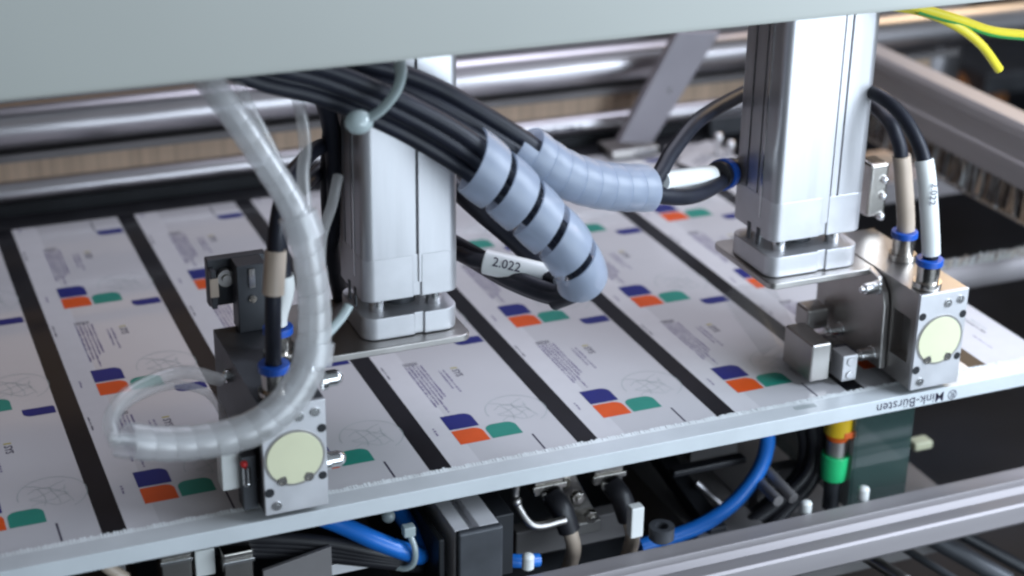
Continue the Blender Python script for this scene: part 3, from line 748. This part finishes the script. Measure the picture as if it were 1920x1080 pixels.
# ================================================================== BELOW THE SHEET
# slotted rail at the bottom
zr = -60; yb = at(1500, 967, z=zr).y
prof = [(yb, zr), (yb-9, zr), (yb-10, zr+1.2), (yb-11.5, zr+1.2), (yb-12, zr-2), (yb-16, zr-5), (yb-19, zr-4), (yb-19.5, zr-.5), (yb-27, zr-.3), (yb-28, zr-1.5), (yb-28, zr-10), (yb-24, zr-14), (yb, zr-14)]
t = thing('slotted_rail', (300, yb-14, zr-14), 'long slotted aluminium rail crossing the lower right corner', 'rail')
obj('rail_profile', MB().prism(prof, (148, 0, 0), (0, 1, 0), (0, 0, 1), (520, 0, 0)), ALUH, t, bevel=.25)
# extrusion running away with a black end cap
t = thing('capped_extrusion', (140, -20, -60), 'aluminium extrusion running under the front brush with a black end cap', 'extrusion')
qx0, qx1 = 130.0, 149.0
pr = [(0, -46), (0, -20), (6.3, -20), (6.3, -23.5), (10.5, -23.5), (10.5, -20), (19, -20), (19, -46)]
obj('profile', MB().prism(pr, (qx0, -13.5, 0), (1, 0, 0), (0, 0, 1), (0, 320, 0)), ALUL, t, bevel=.35)
obj('end_cap', MB().bx(qx0+.3, qx1+.6, -17.5, -13.6, -52, -19.6), DARK, t, bevel=1.2)
obj('side_plate', MB().bx(qx1+.8, qx1+9, -8, 200, -50, -21), DARK2, t, bevel=.6)
obj('side_web', MB().bx(qx0-6, qx0-3.5, -12, 200, -70, -24), DARK2, t, bevel=.6)

def tray(x0, x1, y0, y1, z0, z1, m, name, label, cat): return tag(obj(name, MB().bx(x0, x1, y0, y1, z0, z1), m, bevel=.8), label, cat)
tray(158, 262, 20, 160, -112, -100, DARK, 'base_plate', 'dark base plate under the metal sockets', 'plate')
tray(265, 300, 22, 140, -104, -78, GREY, 'grey_housing', 'grey housing behind the blue hose under the brush', 'housing')
tray(318, 420, 20, 150, -112, -98, GREY, 'base_plate', 'grey brown base plate under the green capped fitting', 'plate')

def sock(px, py, Y, label):
    q = at(px, py, Y=Y)
    t = thing('metal_socket', (q.x, Y, q.z-14), label, 'socket', 'square metal cable sockets')
    obj('socket_body', MB().bx(q.x-7, q.x+7, Y, Y+14, q.z-6, q.z+8), NICKEL, t, bevel=.7)
    obj('socket_rim', MB().bx(q.x-8, q.x+8, Y-1.2, Y-.01, q.z-3, q.z-.6), NICKEL, t, bevel=.3)
    obj('stud', MB().sph((q.x-2, Y-1.5, q.z-6.5), 2.2), CHROME, t)
    obj('elbow', MB().tube([(q.x+1, Y-1, q.z-6), (q.x+3, Y-7, q.z-10), (q.x+6, Y-9, q.z-20)], 5.0, 16), BLACK, t)
    obj('pale_tube', MB().tube([(q.x+6, Y-9, q.z-19), (q.x+8, Y-10, q.z-30), (q.x+6, Y-8, q.z-44)], 3.4, 14), TSLEEVE, t)
    return t
sock(1030, 905, 30, 'left one of the two square metal sockets under the front brush')
sock(1142, 885, 30, 'right one of the two square metal sockets under the front brush')
q = at(1085, 915, Y=34)
t = thing('brass_bracket', q, 'crumpled brass coloured bracket between the two metal sockets', 'bracket')
obj('bracket_web', MB().prism([(-7, 12), (-3, 12), (1, 2), (9, -14), (6, -16), (-2, -16), (-6, -4)], (q.x, 36, q.z), (1, 0, 0), (0, 0, 1), (0, 3, 0)), NICKEL, t, bevel=.4)
obj('bracket_foot', MB().bx(q.x-8, q.x+10, 30, 40, q.z-22, q.z-16), BRK, t, bevel=.5)
q = at(965, 930, Y=20)
tag(obj('lever_arm', MB().tube(pp((968, 905, 20), (968, 940, 20), (1000, 985, 14), (1060, 975, 14)), 1.8, 12).sph(at(968, 940, Y=19), 2.4), BRK), 'thin bent metal lever left of the metal sockets', 'lever')
q = at(1192, 975, Y=6); tag(obj('white_clip', MB().bx(q.x-3, q.x+3, 4, 9, q.z-8, q.z+7), WSLEEVE, bevel=.6), 'white clip right of the right elbow under the brush', 'clip')
q = at(1245, 990, Y=4)
tag(obj('socket_bolt', MB().ringz((q.x, 6, q.z-6), (q.x, 6, q.z), 5.6, 3.0).cyl((q.x, 6, q.z-7), (q.x, 6, q.z-3), 4.5), DARK), 'dark round socket head bolt behind the slotted rail', 'bolt')
for px, py, lb in ((990, 1045, 'white rounded knob at the left end of the slotted rail'), (1512, 945, 'white bolt head behind the slotted rail left of the green cap'), (1620, 918, 'white bolt head behind the slotted rail right of the green cap')):
    q = at(px, py, Y=-2 if px < 1000 else 6); tag(obj('bolt_head', MB().cyl((q.x, q.y, q.z-5), (q.x, q.y, q.z), 2.6).sph(q, 2.7, sc=(1, 1, .7)), WSLEEVE), lb, 'bolt', 'white bolt heads')
# slanted dark boxes in the pit
mb = MB().prism([(0, 0), (9, 0), (9, 8), (0, 8)], at(1200, 840, Y=90), (1, 0, 0), (0, 0, 1), (6, -62, -20))
tag(obj('slanting_rail', mb, TRAY, bevel=.5), 'dark slanting rail between the sockets and the blue hose', 'rail')
mb = MB().cyl(at(1305, 905, Y=52), at(1372, 962, Y=44), 1.8, 16)
tag(obj('steel_pin', mb, STEEL), 'thin bright steel pin lying inside the dark pit', 'pin')
tag(obj('black_box', MB().bx(at(1265, 870, Y=44).x, at(1400, 870, Y=44).x, 44, 50, at(1300, 890, Y=44).z, at(1300, 878, Y=44).z), BLACK, bevel=1), 'black plastic box edge above the steel pin', 'box')
for k, (a, b) in enumerate((((1436, 880), (1488, 935)), ((1415, 895), (1460, 940)))):
    tag(obj('guide_bar', MB().cyl(at(*a, Y=36), at(*b, Y=14), 2.6, 16), GREY), ('upper' if k == 0 else 'lower')+' one of two grey guide bars crossing behind the blue hose', 'bar', 'grey guide bars in the pit')
# blue hoses
tag(obj('blue_hose', MB().tube(pp((1435, 780, 34), (1438, 835, 34), (1418, 890, 33), (1370, 948, 31), (1300, 992, 30), (1200, 1025, 30)), 3.6, 18), BLUEH), 'bright blue air hose curving down behind the slotted rail', 'hose', 'blue air hoses')
tag(obj('blue_hose', MB().tube(pp((560, 955, 10), (630, 980, 6), (700, 1012, 0), (760, 1034, -2), (790, 1040, 4), (775, 1000, 14), (742, 950, 26), (725, 930, 34)), 3.8, 18), BLUEH), 'thick blue air hose looping left of the capped extrusion', 'hose', 'blue air hoses')
tag(obj('blue_hose', MB().tube(pp((940, 1050, 8), (975, 1052, 6), (1010, 1050, 6)), 3.0, 14), BLUEH), 'short blue hose piece beside the white rounded knob', 'hose', 'blue air hoses')
t = thing('hose_tie', at(762, 990, Y=4), 'pale cable tie holding the looping blue hose', 'cable tie', 'nylon cable ties')
obj('strap', MB().tube(pp((768, 1002, -4), (778, 1030, -7), (776, 1055, -6), (760, 1066, -4), (735, 1062, 0)), 1.3, 10), TIE, t)
q = at(766, 995, Y=-4); obj('tie_head', MB().bx(q.x-2.4, q.x+2.4, -6, -2, q.z-2, q.z+2.4), TIE, t, bevel=.4)
q = at(728, 968, Y=10); obj('tie_head', MB().sph(q, 2.8), TIE, t)
# black hoses lower left
for k, (d0, lb) in enumerate(((0, 'top black hose of the fan under the left end of the front brush'), (9, 'second black hose of the fan under the front brush'), (18, 'third black hose of the fan under the front brush'), (28, 'lowest black hose of the fan under the front brush'))):
    tag(obj('black_hose', MB().tube(pp((330-k*25, 1010+d0, 24), (450, 1008+d0*.9, 14), (600, 1016+d0*.9, 6), (740, 1042+d0*.5, 0), (800, 1052+d0*.4, 10)), 3.0, 14), BLACK), lb, 'hose', 'fan of black hoses')
for k, pts in enumerate((pp((1520, 780, 36), (1528, 840, 36), (1512, 890, 35), (1455, 945, 34), (1400, 985, 34)), pp((1500, 780, 42), (1510, 840, 42), (1492, 895, 42), (1430, 950, 42), (1370, 990, 42)), pp((1538, 780, 34), (1540, 850, 34), (1520, 905, 33), (1475, 955, 32), (1440, 990, 32)))):
    tag(obj('black_hose', MB().tube(pts, 3.2, 14), BLACK), ('middle', 'left', 'right')[k]+' black hose of the bunch curving left of the green cap', 'hose', 'black hoses beside the green cap')
# coloured fitting
q = at(1577, 800, Y=22)
t = thing('push_fitting', (q.x, 24, q.z-40), 'push fitting with yellow and orange cap above a bright green collar', 'fitting')
obj('yellow_cap', MB().cyl((q.x, 24, q.z+8), (q.x, 24, q.z-4), 6.6), YELC, t, bevel=.5)
obj('orange_band', MB().cyl((q.x, 24, q.z-4.01), (q.x, 24, q.z-7.2), 6.3, r1=4.8), ORC, t)
obj('orange_clip', MB().bx(q.x-1, q.x+6.0, 17.2, 19, q.z-4.5, q.z-1.2), ORC, t, bevel=.4)
obj('grey_neck', MB().cyl((q.x, 24, q.z-7.25), (q.x, 24, q.z-18), 5.0), BRK, t)
obj('green_collar', MB().cyl((q.x, 24, q.z-15), (q.x, 24, q.z-28), 6.7, r1=6.0), GREENC, t, bevel=.5)
obj('fitting_foot', MB().cyl((q.x, 24, q.z-28.1), (q.x, 24, q.z-44), 4), DARK, t)
# smoked guard plate
a, b, c_, d = at(1600, 780, X=360), at(1700, 770, Y=24), at(1690, 930, Y=24), at(1600, 900, X=360)
x0 = at(1712, 800, Y=16).x
tag(obj('smoked_guard', MB().bx(x0-32, x0-30.2, 16, 110, -72, -20).bx(x0-30.2, x0, 16, 18, -72, -20), SMOKE, bevel=.3), 'smoked green guard plate right of the green collar', 'guard')
q = at(1735, 838, Y=60); tag(obj('cream_light_patch', MB().bx(q.x-6, q.x+5, 60, 68, q.z-2, q.z+2.5), CREAM, bevel=1.2), 'small cream piece standing in for a light showing in the dark pit right of the guard', 'light patch')  # cream piece put in where a cream light shows
# parts below the left brush
for px, lb in ((330, 'left one of two metal nuts under the left end of the brush'), (447, 'right one of two metal nuts under the left end of the brush')):
    q = at(px, 1052, Y=4); t = thing('metal_nut', (q.x, 6, q.z-10), lb, 'nut', 'square metal nuts')
    obj('nut_body', MB().bx(q.x-6, q.x+6, 4, 14, q.z-10, q.z+4), NICKEL, t, bevel=.8)
    obj('nut_rim', MB().bx(q.x-6.3, q.x+6.3, 2.8, 3.99, q.z-.6, q.z+.9), CHROME, t, bevel=.2)
q = at(385, 1056, Y=10); tag(obj('white_clip', MB().bx(q.x-4, q.x+4, 10, 16, q.z-6, q.z+6), WSLEEVE, bevel=.6), 'white clip between the two metal nuts', 'clip')
tag(obj('angle_plate', MB().prism([(0, 0), (28, 0), (28, 14), (0, 9)], at(495, 1108, Y=0), (1, 0, 0), (0, 0, 1), (0, 2, 0)), GREY, bevel=.3), 'grey angle plate below the fan of black hoses', 'plate')
tag(obj('grey_stub', MB().tube(pp((178, 1040, 8), (200, 1062, 8), (235, 1085, 8)), 2.6, 12), TSLEEVE), 'pale stub of cable at the bottom left under the brush', 'cable')
tray(20, 125, 10, 150, -90, -80, DARK2, 'base_plate', 'dark base plate under the fan of black hoses', 'plate')
for k in range(4):
    a = at(1560+k*85, 1000+k*22, Y=-20+k*3); 
    tag(obj('pit_strut', MB().cyl(at(1570+k*60+(k*k*17) % 50, 1010-k*12, Y=20), at(1700+k*88+(k*31) % 23, 1090, Y=-30+k*9), (3, 2, 4.5, 3)[k], 14), (BRK, DARK, DARK, DARK2)[k]), ('first', 'second', 'third', 'fourth')[k]+' strut from the left in the dark pit below the slotted rail', 'strut', 'struts below the slotted rail')

# further fittings seen in the pit below the front brush
def fitting(px, py, Y, sx_, sz_, m, name, label, cat, bev=.6):
    q = at(px, py, Y=Y)
    return tag(obj(name, MB().bx(q.x-sx_/2, q.x+sx_/2, Y, Y+8, q.z-sz_/2, q.z+sz_/2), m, bevel=bev), label, cat)
fitting(1085, 1000, 46, 62, 14, GREY, 'mounting_plate', 'dull grey mounting plate low behind the two metal sockets', 'plate')
fitting(1340, 838, 70, 26, 12, GREY, 'grey_housing', 'grey housing high in the pit left of the bright blue hose', 'housing')
fitting(1460, 925, 50, 24, 26, GREY, 'brown_panel', 'grey brown panel between the bright blue hose and the black hoses', 'panel')
fitting(640, 1066, 12, 30, 5, ALUL, 'pale_bar', 'pale bar below the black hose fan near the bottom edge', 'bar', .3)
fitting(222, 1045, 16, 5, 20, GREY, 'grey_post', 'short grey post under the left end of the front brush', 'post')
for k, (px, py) in enumerate(((1080, 930), (1105, 965))):
    q = at(px, py, Y=30)
    tag(obj('hex_nut', MB().cyl(q, q-Vector((0, 3, 0)), 3.2, 6).cyl(q-Vector((0, 3, 0)), q-Vector((0, 4.5, 0)), 1.5, 12), NICKEL, bevel=.2), ('upper' if k == 0 else 'lower')+' hex nut between the two metal sockets', 'nut', 'hex nuts in the pit')
